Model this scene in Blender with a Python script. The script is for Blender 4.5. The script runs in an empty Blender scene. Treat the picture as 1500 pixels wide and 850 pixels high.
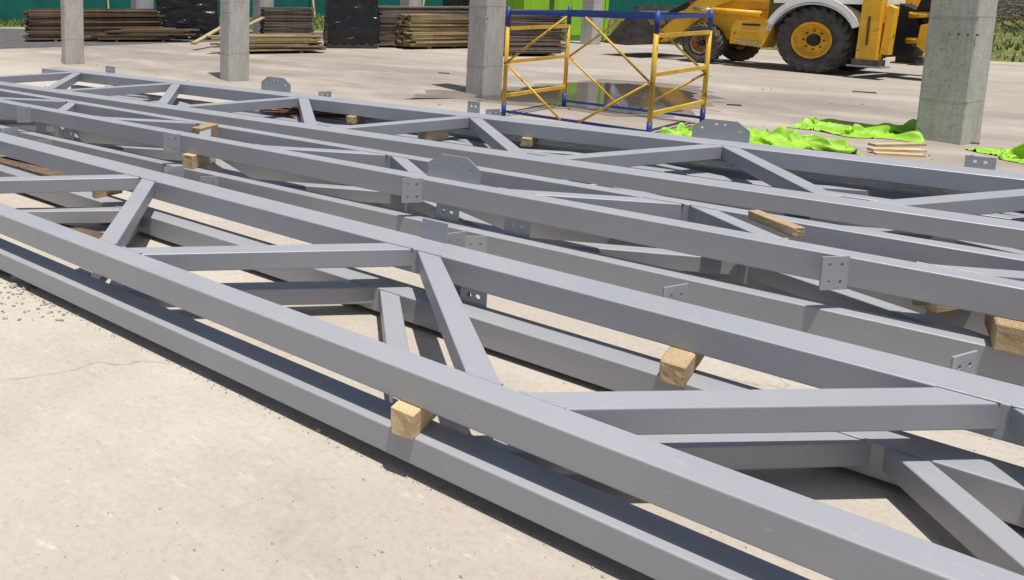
import bpy, bmesh, math, random
from mathutils import Vector, Matrix, noise as mnoise
random.seed(7)
R = math.radians

# ---------------------------------------------------------------- camera solve
# the photograph is a crop: principal point (380,120) of a 1500x850 picture
V1 = Vector((-890, -27)); VV = Vector((275, 9000)); PP = Vector((380, 120))
FPX = math.sqrt(-((V1 - PP).dot(VV - PP)))
HC = 1.74
def cray(px, py): return Vector((px - PP.x, py - PP.y, FPX))
DN = cray(*VV).normalized()
LX = cray(*V1).normalized()
AY = DN.cross(LX)
if AY.z < 0: AY = -AY
AX = -LX; AZ = -DN          # world axes written in camera axes (x right, y down, z forward)
def W(px, py, z=0.0):
    """point of height z seen at photo pixel (px,py)"""
    r = cray(px, py); r = r * ((HC - z) / r.dot(DN))
    return Vector((r.dot(AX), r.dot(AY), z))
def proj(p):
    c = AX * p[0] + AY * p[1] + AZ * (p[2] - HC)
    return (PP.x + FPX * c.x / c.z, PP.y + FPX * c.y / c.z, c.z)
FWD = Vector((AX.z, AY.z)).normalized()
def DP(px, depth, z=0.0):
    """point of height z in picture column px, at a distance along the view"""
    lo, hi = -40.0, 4000.0
    for _ in range(60):
        m = (lo + hi) / 2
        r = cray(px, m)
        if r.dot(DN) <= 1e-4: lo = m; continue
        q = W(px, m, 0)
        if q.x * FWD.x + q.y * FWD.y > depth: lo = m
        else: hi = m
    q = W(px, (lo + hi) / 2, 0); q.z = z
    return q

scene = bpy.context.scene
COL = scene.collection
cam = bpy.data.cameras.new('camera'); camo = bpy.data.objects.new('camera', cam); COL.objects.link(camo)
cam.sensor_fit = 'HORIZONTAL'; cam.sensor_width = 36.0
cam.lens = 36.0 * FPX / 1500.0
cam.shift_x = (750 - PP.x) / 1500.0
cam.shift_y = (PP.y - 425) / 1500.0
cam.clip_start = 0.05; cam.clip_end = 3000
# camera axes in world: right, up, back
right = Vector((AX.x, AY.x, AZ.x)); up = -Vector((AX.y, AY.y, AZ.y)); back = -Vector((AX.z, AY.z, AZ.z))
m3 = Matrix((right, up, back)).transposed()
camo.matrix_world = Matrix.Translation((0, 0, HC)) @ m3.to_4x4()
scene.camera = camo

# ---------------------------------------------------------------- light
SUN = Vector((0.16, -0.105, 0.93)).normalized()
world = bpy.data.worlds.new('World'); scene.world = world; world.use_nodes = True
wn = world.node_tree; wn.nodes.clear()
sky = wn.nodes.new('ShaderNodeTexSky'); sky.sky_type = 'NISHITA'; sky.sun_disc = False
sky.sun_elevation = math.asin(SUN.z); sky.sun_rotation = math.atan2(SUN.x, SUN.y)
sky.air_density = 1.0; sky.dust_density = 1.6; sky.ozone_density = 1.0
bg = wn.nodes.new('ShaderNodeBackground'); bg.inputs['Strength'].default_value = 0.09
wo = wn.nodes.new('ShaderNodeOutputWorld')
wn.links.new(sky.outputs[0], bg.inputs[0]); wn.links.new(bg.outputs[0], wo.inputs[0])
sl = bpy.data.lights.new('sun', 'SUN'); sl.energy = 4.6; sl.angle = R(0.6); sl.color = (1.0, 0.955, 0.89)
so = bpy.data.objects.new('sun', sl); COL.objects.link(so)
so.rotation_euler = SUN.to_track_quat('Z', 'Y').to_euler()
scene.view_settings.view_transform = 'Standard'; scene.view_settings.look = 'None'
scene.view_settings.gamma = 1.0; scene.view_settings.use_curve_mapping = False
scene.view_settings.exposure = 0.16

# ---------------------------------------------------------------- helpers
def lin(r, g, b):
    f = lambda c: (c / 255 / 12.92) if c / 255 <= .04045 else ((c / 255 + .055) / 1.055) ** 2.4
    return (f(r), f(g), f(b))
def tag(o, label=None, cat=None, group=None, kind=None):
    if label: o['label'] = label
    if cat: o['category'] = cat
    if group: o['group'] = group
    if kind: o['kind'] = kind
    return o
def empty(name, loc=(0, 0, 0), rz=0.0, label=None, cat=None, group=None):
    o = bpy.data.objects.new(name, None); COL.objects.link(o)
    o.location = loc; o.rotation_euler = (0, 0, rz); o.empty_display_size = .1
    return tag(o, label, cat, group)
def link(name, me, parent=None, loc=None, rot=None):
    o = bpy.data.objects.new(name, me); COL.objects.link(o)
    if parent is not None: o.parent = parent
    if loc is not None: o.location = loc
    if rot is not None: o.rotation_euler = rot
    return o
def mesh_from(verts, faces, mat, name='mesh', smooth=False):
    me = bpy.data.meshes.new(name); me.from_pydata([tuple(v) for v in verts], [], faces); me.update()
    if mat: me.materials.append(mat)
    if smooth:
        for p in me.polygons: p.use_smooth = True
    return me
def bm_mesh(bm, mat, name='mesh', smooth=False):
    bmesh.ops.recalc_face_normals(bm, faces=bm.faces)
    me = bpy.data.meshes.new(name); bm.to_mesh(me); bm.free()
    if mat: me.materials.append(mat)
    if smooth:
        for p in me.polygons: p.use_smooth = True
    return me
class MB:
    """collects simple solids into one mesh"""
    def __init__(s): s.v = []; s.f = []
    def add(s, vs, fs):
        n = len(s.v); s.v += [Vector(v) for v in vs]; s.f += [tuple(i + n for i in f) for f in fs]; return s
    def box(s, c, d, rot=None, bev=0.0):
        x, y, z = (d[0] / 2, d[1] / 2, d[2] / 2)
        if bev <= 0:
            vs = [(-x, -y, -z), (x, -y, -z), (x, y, -z), (-x, y, -z), (-x, -y, z), (x, -y, z), (x, y, z), (-x, y, z)]
            fs = [(3, 2, 1, 0), (4, 5, 6, 7), (0, 1, 5, 4), (1, 2, 6, 5), (2, 3, 7, 6), (3, 0, 4, 7)]
        else:
            b = bev; bm = bmesh.new(); bmesh.ops.create_cube(bm, size=1.0)
            for v in bm.verts: v.co = Vector((v.co.x * d[0], v.co.y * d[1], v.co.z * d[2]))
            bmesh.ops.bevel(bm, geom=list(bm.edges), offset=b, segments=1, affect='EDGES')
            bm.verts.index_update()
            vs = [v.co.copy() for v in bm.verts]; fs = [tuple(v.index for v in f.verts) for f in bm.faces]; bm.free()
        M = rot.to_matrix() if rot is not None and hasattr(rot, 'to_matrix') else rot
        c = Vector(c)
        s.add([(M @ Vector(v) if M is not None else Vector(v)) + c for v in vs], fs); return s
    def tube(s, a, b, r, r2=None, n=10, caps=True):
        a = Vector(a); b = Vector(b); r2 = r if r2 is None else r2
        d = (b - a).normalized(); u = d.orthogonal().normalized(); w = d.cross(u)
        vs = []; fs = []
        for i in range(n):
            t = 2 * math.pi * i / n; e = u * math.cos(t) + w * math.sin(t)
            vs.append(a + e * r); vs.append(b + e * r2)
        for i in range(n):
            j = (i + 1) % n; fs.append((2 * i, 2 * j, 2 * j + 1, 2 * i + 1))
        if caps:
            fs.append(tuple(2 * i for i in range(n))[::-1]); fs.append(tuple(2 * i + 1 for i in range(n)))
        s.add(vs, fs); return s
    def bar(s, a, b, w, h, up=(0, 0, 1)):
        """rectangular bar from a to b"""
        a = Vector(a); b = Vector(b); d = (b - a).normalized(); upv = Vector(up)
        sd = d.cross(upv).normalized(); uu = sd.cross(d)
        vs = []
        for p in (a, b):
            for sx, sz in ((-1, -1), (1, -1), (1, 1), (-1, 1)): vs.append(p + sd * (w / 2 * sx) + uu * (h / 2 * sz))
        s.add(vs, [(0, 1, 2, 3), (7, 6, 5, 4), (0, 4, 5, 1), (1, 5, 6, 2), (2, 6, 7, 3), (3, 7, 4, 0)]); return s
    def prism(s, poly, a0, a1, axis='y'):
        """polygon in the xz plane (axis y) extruded from a0 to a1"""
        n = len(poly); vs = []
        for a in (a0, a1):
            for (p, q) in poly:
                vs.append((p, a, q) if axis == 'y' else ((a, p, q) if axis == 'x' else (p, q, a)))
        fs = [tuple(range(n)), tuple(range(2 * n - 1, n - 1, -1))]
        for i in range(n):
            j = (i + 1) % n; fs.append((i, i + n, j + n, j))
        s.add(vs, fs); return s
    def mesh(s, mat, name='mesh', smooth=False):
        bm = bmesh.new()
        vs = [bm.verts.new(v) for v in s.v]
        for f in s.f:
            try: bm.faces.new([vs[i] for i in f])
            except ValueError: pass
        return bm_mesh(bm, mat, name, smooth)
    def build(s, name, mat, parent=None, smooth=False):
        return link(name, s.mesh(mat, name, smooth), parent)

# ---------------------------------------------------------------- materials
def node_mat(name):
    m = bpy.data.materials.new(name); m.use_nodes = True
    nt = m.node_tree; b = nt.nodes['Principled BSDF']
    return m, nt, b
def add_noise(nt, scale, detail=4, rough=.55, coord='Object', stretch=None):
    tc = nt.nodes.new('ShaderNodeTexCoord') if coord != 'World' else nt.nodes.new('ShaderNodeNewGeometry')
    out = tc.outputs[coord] if coord != 'World' else tc.outputs['Position']
    if stretch:
        mp = nt.nodes.new('ShaderNodeMapping'); mp.inputs['Scale'].default_value = stretch
        nt.links.new(out, mp.inputs[0]); out = mp.outputs[0]
    n = nt.nodes.new('ShaderNodeTexNoise'); n.inputs['Scale'].default_value = scale
    n.inputs['Detail'].default_value = detail; n.inputs['Roughness'].default_value = rough
    nt.links.new(out, n.inputs['Vector'])
    return n
def ramp(nt, src, stops):
    r = nt.nodes.new('ShaderNodeValToRGB'); e = r.color_ramp.elements
    while len(e) < len(stops): e.new(.5)
    for i, (p, c) in enumerate(stops):
        e[i].position = p; e[i].color = (*c, 1) if len(c) == 3 else c
    nt.links.new(src, r.inputs[0]); return r
def mix(nt, fac, a, b, mode='MIX'):
    m = nt.nodes.new('ShaderNodeMix'); m.data_type = 'RGBA'; m.blend_type = mode
    if isinstance(fac, (int, float)): m.inputs[0].default_value = fac
    else: nt.links.new(fac, m.inputs[0])
    for k, v in ((6, a), (7, b)):
        if isinstance(v, tuple): m.inputs[k].default_value = (*v, 1) if len(v) == 3 else v
        else: nt.links.new(v, m.inputs[k])
    return m.outputs[2]
def add_bump(nt, b, src, strength, dist=.01):
    bp = nt.nodes.new('ShaderNodeBump'); bp.inputs['Strength'].default_value = strength; bp.inputs['Distance'].default_value = dist
    nt.links.new(src, bp.inputs['Height']); nt.links.new(bp.outputs[0], b.inputs['Normal']); return bp
def simple(name, col, rough=.6, var=.12, scale=6.0, bump=0.0, metal=0.0, spec=.5, coord='Object', stretch=None, rnd=0.0):
    m, nt, b = node_mat(name)
    n = add_noise(nt, scale, 5, .6, coord, stretch)
    lo = tuple(max(0, c * (1 - var * 1.6)) for c in col); hi = tuple(min(1, c * (1 + var)) for c in col)
    r = ramp(nt, n.outputs[0], [(.28, lo), (.72, hi)])
    out = r.outputs[0]
    if rnd > 0:
        oi = nt.nodes.new('ShaderNodeObjectInfo'); hs = nt.nodes.new('ShaderNodeHueSaturation')
        mr = nt.nodes.new('ShaderNodeMapRange'); mr.inputs[3].default_value = 1 - rnd; mr.inputs[4].default_value = 1 + rnd
        nt.links.new(oi.outputs['Random'], mr.inputs[0]); nt.links.new(mr.outputs[0], hs.inputs['Value'])
        nt.links.new(out, hs.inputs['Color']); out = hs.outputs[0]
    nt.links.new(out, b.inputs['Base Color'])
    b.inputs['Roughness'].default_value = rough; b.inputs['Metallic'].default_value = metal
    b.inputs['Specular IOR Level'].default_value = spec
    if bump: add_bump(nt, b, n.outputs[0], bump)
    return m

def make_steel():
    m, nt, b = node_mat('grey_steel_paint')
    n1 = add_noise(nt, 1.3, 3, .5, 'World')
    n2 = add_noise(nt, 9.0, 6, .65, 'World', (1, 1, 2.2))
    c = ramp(nt, n1.outputs[0], [(.3, (.288, .293, .312)), (.7, (.322, .326, .342))])
    dust = ramp(nt, n2.outputs[0], [(.56, (0, 0, 0)), (.82, (.35, .35, .35))])
    col = mix(nt, dust.outputs[0], c.outputs[0], (.34, .325, .30))
    n4 = add_noise(nt, 70.0, 2, .5, 'World', (.25, 1, 1))
    sc = ramp(nt, n4.outputs[0], [(.70, (0, 0, 0)), (.74, (.6, .6, .6))])
    col = mix(nt, sc.outputs[0], col, (.42, .42, .43))
    # rusty smears, scarce
    n5 = add_noise(nt, 5.0, 7, .7, 'World')
    ru = ramp(nt, n5.outputs[0], [(.69, (0, 0, 0)), (.76, (.5, .5, .5))])
    col = mix(nt, ru.outputs[0], col, (.19, .15, .125))
    nt.links.new(col, b.inputs['Base Color'])
    rr = ramp(nt, n2.outputs[0], [(.3, (.37, .37, .37)), (.75, (.56, .56, .56))])
    nt.links.new(rr.outputs[0], b.inputs['Roughness'])
    b.inputs['Specular IOR Level'].default_value = .5
    b.inputs['Coat Weight'].default_value = .15; b.inputs['Coat Roughness'].default_value = .32
    n3 = add_noise(nt, 260.0, 2, .5, 'World')
    n6 = add_noise(nt, 6.0, 2, .5, 'World')
    ad = nt.nodes.new('ShaderNodeMath'); ad.operation = 'MULTIPLY_ADD'; ad.inputs[1].default_value = .12
    nt.links.new(n3.outputs[0], ad.inputs[0]); nt.links.new(n6.outputs[0], ad.inputs[2])
    add_bump(nt, b, ad.outputs[0], .10, .01)
    return m
STEEL = make_steel()

def make_ground():
    m, nt, b = node_mat('dusty_concrete_ground')
    big = add_noise(nt, .22, 5, .6, 'World')
    mid = add_noise(nt, 1.6, 6, .62, 'World')
    strk = add_noise(nt, .9, 6, .65, 'World', (.6, 1.3, 1))
    fine = add_noise(nt, 34.0, 6, .7, 'World')
    grit = add_noise(nt, 120.0, 3, .6, 'World')
    c = ramp(nt, big.outputs[0], [(.30, (.395, .345, .285)), (.48, (.445, .40, .335)), (.7, (.49, .45, .385))])
    pk = ramp(nt, mid.outputs[0], [(.40, (0, 0, 0)), (.68, (.75, .75, .75))])
    col = mix(nt, pk.outputs[0], c.outputs[0], (.40, .345, .30))
    st = ramp(nt, strk.outputs[0], [(.50, (0, 0, 0)), (.70, (.7, .7, .7))])
    col = mix(nt, st.outputs[0], col, (.52, .48, .42))
    # pale scuffed flecks and hairline cracks
    fl = add_noise(nt, 11.0, 8, .75, 'World', (.6, 1.5, 1)); flr = ramp(nt, fl.outputs[0], [(.58, (0, 0, 0)), (.70, (.8, .8, .8))])
    col = mix(nt, flr.outputs[0], col, (.60, .56, .50))
    sn = add_noise(nt, .8, 6, .7, 'World'); snr = ramp(nt, sn.outputs[0], [(.32, (.6, .6, .6)), (.44, (0, 0, 0))])
    col = mix(nt, snr.outputs[0], col, (.33, .275, .22))
    wv = nt.nodes.new('ShaderNodeVectorMath'); wv.operation = 'MULTIPLY_ADD'; wv.inputs[1].default_value = (.5, .5, .5)
    gp_ = nt.nodes.new('ShaderNodeNewGeometry'); nt.links.new(mid.outputs['Color'], wv.inputs[0]); nt.links.new(gp_.outputs['Position'], wv.inputs[2])
    vo = nt.nodes.new('ShaderNodeTexVoronoi'); vo.feature = 'DISTANCE_TO_EDGE'; vo.inputs['Scale'].default_value = .42; nt.links.new(wv.outputs[0], vo.inputs['Vector'])
    ck = ramp(nt, vo.outputs['Distance'], [(.0, (.5, .5, .5)), (.004, (0, 0, 0))])
    ckm = ramp(nt, big.outputs[0], [(.42, (0, 0, 0)), (.55, (1, 1, 1))])
    ckf = mix(nt, .999, ck.outputs[0], ckm.outputs[0], 'MULTIPLY')
    col = mix(nt, ckf, col, (.20, .165, .135))
    fr = ramp(nt, fine.outputs[0], [(.28, (.86, .85, .84)), (.5, (1, 1, 1)), (.75, (1.06, 1.06, 1.05))])
    col = mix(nt, 1.0, col, fr.outputs[0], 'MULTIPLY')
    gr = ramp(nt, grit.outputs[0], [(.19, (.75, .73, .71)), (.26, (1, 1, 1))])
    col = mix(nt, .8, col, gr.outputs[0], 'MULTIPLY')
    # darker packed earth further out in the yard (farther than the concrete apron)
    ge = nt.nodes.new('ShaderNodeNewGeometry'); sp = nt.nodes.new('ShaderNodeSeparateXYZ'); nt.links.new(ge.outputs['Position'], sp.inputs[0])
    wob = nt.nodes.new('ShaderNodeMath'); wob.operation = 'MULTIPLY_ADD'; wob.inputs[1].default_value = 5.0
    nt.links.new(strk.outputs[0], wob.inputs[0]); nt.links.new(sp.outputs[1], wob.inputs[2])
    far = nt.nodes.new('ShaderNodeMapRange'); far.inputs[1].default_value = 11.0; far.inputs[2].default_value = 14.0
    far.inputs[3].default_value = 0; far.inputs[4].default_value = .92; far.clamp = True
    nt.links.new(wob.outputs[0], far.inputs[0])
    far2 = nt.nodes.new('ShaderNodeMapRange'); far2.inputs[1].default_value = 17.0; far2.inputs[2].default_value = 22.0
    far2.inputs[3].default_value = 1; far2.inputs[4].default_value = .62; nt.links.new(wob.outputs[0], far2.inputs[0])
    fm = nt.nodes.new('ShaderNodeMath'); fm.operation = 'MULTIPLY'
    nt.links.new(far.outputs[0], fm.inputs[0]); nt.links.new(far2.outputs[0], fm.inputs[1])
    trk = add_noise(nt, .5, 7, .68, 'World', (.6, 1.1, 1)); tr2 = ramp(nt, trk.outputs[0], [(.36, (.215, .18, .148)), (.52, (.285, .245, .205)), (.66, (.41, .365, .315))])
    col = mix(nt, fm.outputs[0], col, tr2.outputs[0])
    nt.links.new(col, b.inputs['Base Color'])
    b.inputs['Roughness'].default_value = .92; b.inputs['Specular IOR Level'].default_value = .25
    a1 = nt.nodes.new('ShaderNodeMath'); a1.operation = 'MULTIPLY_ADD'; a1.inputs[1].default_value = .35
    nt.links.new(grit.outputs[0], a1.inputs[0]); nt.links.new(fine.outputs[0], a1.inputs[2])
    a2 = nt.nodes.new('ShaderNodeMath'); a2.operation = 'MULTIPLY_ADD'; a2.inputs[1].default_value = 2.0
    nt.links.new(mid.outputs[0], a2.inputs[0]); nt.links.new(a1.outputs[0], a2.inputs[2])
    add_bump(nt, b, a2.outputs[0], .55, .012)
    return m
GROUND = make_ground()

def make_wood(name, c1, c2, scale=1.0, rnd=.15):
    m, nt, b = node_mat(name)
    n = add_noise(nt, 9.0 * scale, 6, .6, 'Object', (1.0, 9.0, 9.0))
    n2 = add_noise(nt, 2.5, 3, .5, 'Object')
    r = ramp(nt, n.outputs[0], [(.3, c2), (.62, c1)])
    st = ramp(nt, n2.outputs[0], [(.35, (.72, .70, .66)), (.6, (1, 1, 1))])
    col = mix(nt, 1.0, r.outputs[0], st.outputs[0], 'MULTIPLY')
    oi = nt.nodes.new('ShaderNodeObjectInfo'); hs = nt.nodes.new('ShaderNodeHueSaturation')
    mr = nt.nodes.new('ShaderNodeMapRange'); mr.inputs[3].default_value = 1 - rnd; mr.inputs[4].default_value = 1 + rnd
    nt.links.new(oi.outputs['Random'], mr.inputs[0]); nt.links.new(mr.outputs[0], hs.inputs['Value']); nt.links.new(col, hs.inputs['Color'])
    nt.links.new(hs.outputs[0], b.inputs['Base Color']); b.inputs['Roughness'].default_value = .8
    b.inputs['Specular IOR Level'].default_value = .3
    add_bump(nt, b, n.outputs[0], .5, .006)
    return m
PINE = make_wood('fresh_pine', (.66, .51, .31), (.50, .355, .19), 2.2)
PINE2 = make_wood('stained_pine', (.56, .42, .25), (.36, .245, .13), 2.2)
GREYWOOD = make_wood('weathered_boards', (.25, .20, .165), (.11, .085, .07), rnd=.3)
BROWNWOOD = make_wood('brown_boards', (.24, .165, .105), (.09, .058, .04), rnd=.35)
YELWOOD = make_wood('yellow_boards', (.46, .36, .19), (.22, .15, .08), rnd=.3)

def make_concrete():
    m, nt, b = node_mat('column_concrete')
    n = add_noise(nt, 2.2, 7, .65, 'Object', (1, 1, .45)); n2 = add_noise(nt, 28, 5, .6, 'Object')
    n3 = add_noise(nt, 7, 3, .5, 'Object', (6, 6, .35))
    c = ramp(nt, n.outputs[0], [(.3, (.40, .375, .33)), (.5, (.50, .475, .425)), (.72, (.58, .555, .50))])
    col = mix(nt, .5, c.outputs[0], ramp(nt, n2.outputs[0], [(.3, (.6, .6, .6)), (.55, (1, 1, 1))]).outputs[0], 'MULTIPLY')
    col = mix(nt, .45, col, ramp(nt, n3.outputs[0], [(.35, (.72, .72, .70)), (.55, (1, 1, 1))]).outputs[0], 'MULTIPLY')
    vo = nt.nodes.new('ShaderNodeTexVoronoi'); vo.inputs['Scale'].default_value = 7.0
    tc = nt.nodes.new('ShaderNodeTexCoord'); nt.links.new(tc.outputs['Object'], vo.inputs['Vector'])
    pit = ramp(nt, vo.outputs['Distance'], [(.06, (.45, .44, .42)), (.13, (1, 1, 1))])
    col = mix(nt, .7, col, pit.outputs[0], 'MULTIPLY')
    nt.links.new(col, b.inputs['Base Color']); b.inputs['Roughness'].default_value = .9
    add_bump(nt, b, n2.outputs[0], .4, .006)
    return m
CONC = make_concrete()

def make_chip(name, col, under, thr=.60, rough=.45, scale=7.0):
    """painted steel with chipped, rusty patches"""
    m, nt, b = node_mat(name)
    n = add_noise(nt, scale, 7, .7, 'World'); n2 = add_noise(nt, 2.0, 4, .6, 'World')
    lo = tuple(c * .78 for c in col)
    base = ramp(nt, n2.outputs[0], [(.35, lo), (.6, col)])
    k = ramp(nt, n.outputs[0], [(thr, (0, 0, 0)), (thr + .05, (1, 1, 1))])
    c = mix(nt, k.outputs[0], base.outputs[0], under)
    nt.links.new(c, b.inputs['Base Color']); b.inputs['Roughness'].default_value = rough
    add_bump(nt, b, n.outputs[0], .15, .004)
    return m
YELLOW = make_chip('digger_yellow', (.84, .46, .018), (.22, .12, .05), .60, .5)
SCAFY = make_chip('scaffold_yellow', (.72, .42, .03), (.16, .075, .035), .585, .5, 9)
SCAFB = make_chip('scaffold_blue', (.022, .055, .25), (.3, .32, .36), .66, .5, 12)
ORANGE = simple('rim_orange', (.88, .43, .018), .5, .22, 5)
RUBBER = simple('tyre_rubber', (.085, .076, .068), .9, .4, 5, .3)
BLACKM = simple('black_parts', (.018, .016, .017), .6, .3, 6)
DARKMUD = simple('worn_bucket_steel', (.10, .085, .07), .6, .35, 5, .3)
WHITEP = simple('white_fender_paint', (.90, .885, .83), .4, .08, 3)
CHROME = simple('ram_chrome', (.75, .75, .75), .18, .05, 3, 0, 1.0)
REDM = simple('red_primer', (.28, .05, .03), .6, .2, 5)
WRAP = None
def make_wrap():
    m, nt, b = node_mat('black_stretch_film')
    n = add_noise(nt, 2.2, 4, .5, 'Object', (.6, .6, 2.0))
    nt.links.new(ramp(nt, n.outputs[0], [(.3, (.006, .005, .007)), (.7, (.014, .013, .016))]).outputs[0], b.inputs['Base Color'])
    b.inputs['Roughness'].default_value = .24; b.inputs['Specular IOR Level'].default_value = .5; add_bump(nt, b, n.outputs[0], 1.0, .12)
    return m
WRAP = make_wrap()
LIME = simple('lime_tarpaulin', (.27, .51, .025), .55, .2, 7, .25)
LIMEPAINT = simple('lime_painted_sheet', (.27, .56, .02), .45, .08, 2)
TEAL = simple('teal_fence_sheet', (.006, .15, .125), .45, .15, 1.5, 0, 0, .5, 'World')
ASPH = simple('asphalt', (.105, .10, .095), .9, .25, 3, .3, 0, .3, 'World')
GRASSM = simple('grass_blades', (.14, .20, .035), .7, .35, 3, 0, 0, .3, 'World')
SOIL = simple('grassy_soil', (.15, .15, .055), .95, .35, 2.5, .4, 0, .2, 'World')
SAND = simple('sandy_verge', (.42, .36, .25), .95, .2, 3, .4, 0, .2, 'World')
TWIG = simple('dry_branch_bark', (.17, .12, .09), .9, .4, 6, .4, rnd=.4)
RUST = simple('rusty_bar', (.27, .095, .035), .85, .35, 14, .4)
STONE = simple('rubble_stone', (.36, .32, .27), .9, .25, 9, .5, rnd=.2)
DARKSTONE = simple('dark_rubble', (.12, .10, .09), .9, .3, 9, .5)
GLASS = None
def make_glass():
    m, nt, b = node_mat('cab_glass'); b.inputs['Base Color'].default_value = (.05, .07, .07, 1)
    b.inputs['Roughness'].default_value = .05; b.inputs['Transmission Weight'].default_value = .6
    return m
GLASS = make_glass()
def make_water():
    m, nt, b = node_mat('puddle_water')
    n = add_noise(nt, .8, 5, .6, 'World')
    nt.links.new(ramp(nt, n.outputs[0], [(.3, (.055, .042, .03)), (.7, (.10, .078, .058))]).outputs[0], b.inputs['Base Color'])
    b.inputs['Roughness'].default_value = .05; b.inputs['IOR'].default_value = 1.33
    n2 = add_noise(nt, 3.0, 2, .5, 'World'); add_bump(nt, b, n2.outputs[0], .02, .02)
    return m
WATER = make_water()
WET = simple('damp_ground', (.20, .165, .135), .7, .25, 2.0, .5, 0, .35, 'World')

# ---------------------------------------------------------------- ground
def grid_sheet(name, x0, x1, y0, y1, nx, ny, mat, zf):
    vs = []; fs = []
    for j in range(ny + 1):
        for i in range(nx + 1):
            x = x0 + (x1 - x0) * i / nx; y = y0 + (y1 - y0) * j / ny
            vs.append((x, y, zf(x, y)))
    for j in range(ny):
        for i in range(nx):
            a = j * (nx + 1) + i; fs.append((a, a + 1, a + nx + 2, a + nx + 1))
    return link(name, mesh_from(vs, fs, mat, name))
g = link('ground', mesh_from([(-900, -900, 0), (900, -900, 0), (900, 900, 0), (-900, 900, 0)], [(0, 1, 2, 3)], GROUND, 'ground'))
tag(g, kind='structure')

def blob_poly(pts, n=6, jit=.0):
    """closed Catmull-Rom through points"""
    out = []
    N = len(pts)
    for i in range(N):
        p0, p1, p2, p3 = (Vector(pts[(i + k - 1) % N]) for k in range(4))
        for k in range(n):
            t = k / n
            out.append(.5 * ((2 * p1) + (p2 - p0) * t + (2 * p0 - 5 * p1 + 4 * p2 - p3) * t * t + (3 * p1 - p0 - 3 * p2 + p3) * t ** 3))
    for p in out:
        if jit: p += Vector((mnoise.noise(p * 2.3), mnoise.noise(p * 2.3 + Vector((9, 3, 1))), 0)) * jit
    return out
def flat_patch(name, poly, z, mat):
    me = bpy.data.meshes.new(name); bm = bmesh.new()
    vs = [bm.verts.new((p.x, p.y, z)) for p in poly]; f = bm.faces.new(vs)
    bmesh.ops.triangulate(bm, faces=[f])
    for f in bm.faces:
        if f.normal.z < 0: f.normal_flip()
    bm.to_mesh(me); bm.free(); me.materials.append(mat)
    return link(name, me)

# asphalt road behind the yard (its front edge and back edge traced on the ground)
road = flat_patch('road', [W(-260, 84), W(0, 72), W(230, 64), W(460, 57), W(700, 54), W(700, 47), W(460, 47.5), W(230, 45), W(0, 42), W(-260, 42)], .005, ASPH)
tag(road, kind='structure')

# grass bank rising to the fence
def fence_pt(px):
    z = 0.05 + (max(0, px) / 460.0) * .45 if px < 460 else .5 + (px - 460) / 1040.0 * .6
    return DP(px, 38.0 + 3.0 * (px / 1500.0), min(z, 1.2))
def bank_front(px):
    tab = [(-300, 39), (0, 39.5), (230, 43), (460, 46), (700, 52), (900, 61), (1100, 72), (1330, 84), (1500, 92), (1900, 112)]
    for (a, ya), (b_, yb) in zip(tab, tab[1:]):
        if a <= px <= b_: return W(px, ya + (yb - ya) * (px - a) / (b_ - a))
    return W(px, 112)
vs = []; fs = []; NX = 44; NY = 7
for i in range(NX + 1):
    px = -300 + 2200 * i / NX; a = bank_front(px); b_ = fence_pt(px); 
    ext = b_ + (b_ - a).normalized() * 20; ext.z = b_.z
    for j in range(NY + 1):
        if j < NY:
            t = j / (NY - 1); p = a.lerp(b_, t); p.z = .008 + b_.z * (t ** .8) + .05 * mnoise.noise(p * .9) * (1 if 0 < t < 1 else 0)
        else: p = ext
        vs.append(p)
for i in range(NX):
    for j in range(NY):
        a = i * (NY + 1) + j; fs.append((a, a + NY + 1, a + NY + 2, a + 1))
bank = link('grass_bank', mesh_from(vs, fs, SOIL, 'grass_bank', True)); tag(bank, kind='structure')
# grass blades
rg = random.Random(3); gv = []; gf = []
for k in range(15000):
    px = rg.uniform(-250, 1800); t = rg.random() ** 1.3
    a = bank_front(px); b_ = fence_pt(px); p = a.lerp(b_, t); z = .008 + b_.z * (t ** .8)
    if t < .06 and rg.random() < .5: continue
    h = rg.uniform(.08, .30) * (1.0 if t > .1 else .6); an = rg.uniform(0, 6.28); w = rg.uniform(.02, .05)
    lean = Vector((rg.gauss(0, .08), rg.gauss(0, .08), 0)); d = Vector((math.cos(an) * w, math.sin(an) * w, 0))
    base = Vector((p.x, p.y, z - .02)); n = len(gv)
    gv += [base - d, base + d, base + lean + Vector((0, 0, h))]; gf.append((n, n + 1, n + 2))
go = link('grass', mesh_from(gv, gf, GRASSM, 'grass'))
tag(go, 'rough green grass growing on the bank below the teal fence', 'grass', kind='stuff')
verge = flat_patch('sandy_verge', [W(1290, 84), W(1420, 86), W(1500, 89), W(1700, 97), W(1700, 108), W(1500, 97), W(1420, 92), W(1300, 88)], .006, SAND)
tag(verge, kind='structure')

# puddle and damp ground round it
pud_px = [(700, 143), (762, 131), (840, 124), (905, 122), (975, 129), (1012, 138), (1022, 146), (1000, 155), (985, 166), (925, 166), (868, 161), (815, 155), (760, 149)]
poly = blob_poly([W(*p) for p in pud_px], 12, .30)
for p_ in poly: p_ += Vector((mnoise.noise(p_ * 5), mnoise.noise(p_ * 5 + Vector((3, 1, 0))), 0)) * .10
damp = flat_patch('damp_patch', blob_poly([W(*p) for p in [(590, 141), (640, 136), (720, 130), (800, 123), (900, 117), (1000, 126), (1050, 141), (1046, 158), (1010, 170), (930, 171), (850, 164), (770, 155), (680, 146)]], 12, .5), .004, WET); tag(damp, kind='structure')
pud = flat_patch('puddle', poly, .009, WATER); tag(pud, kind='structure')

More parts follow.
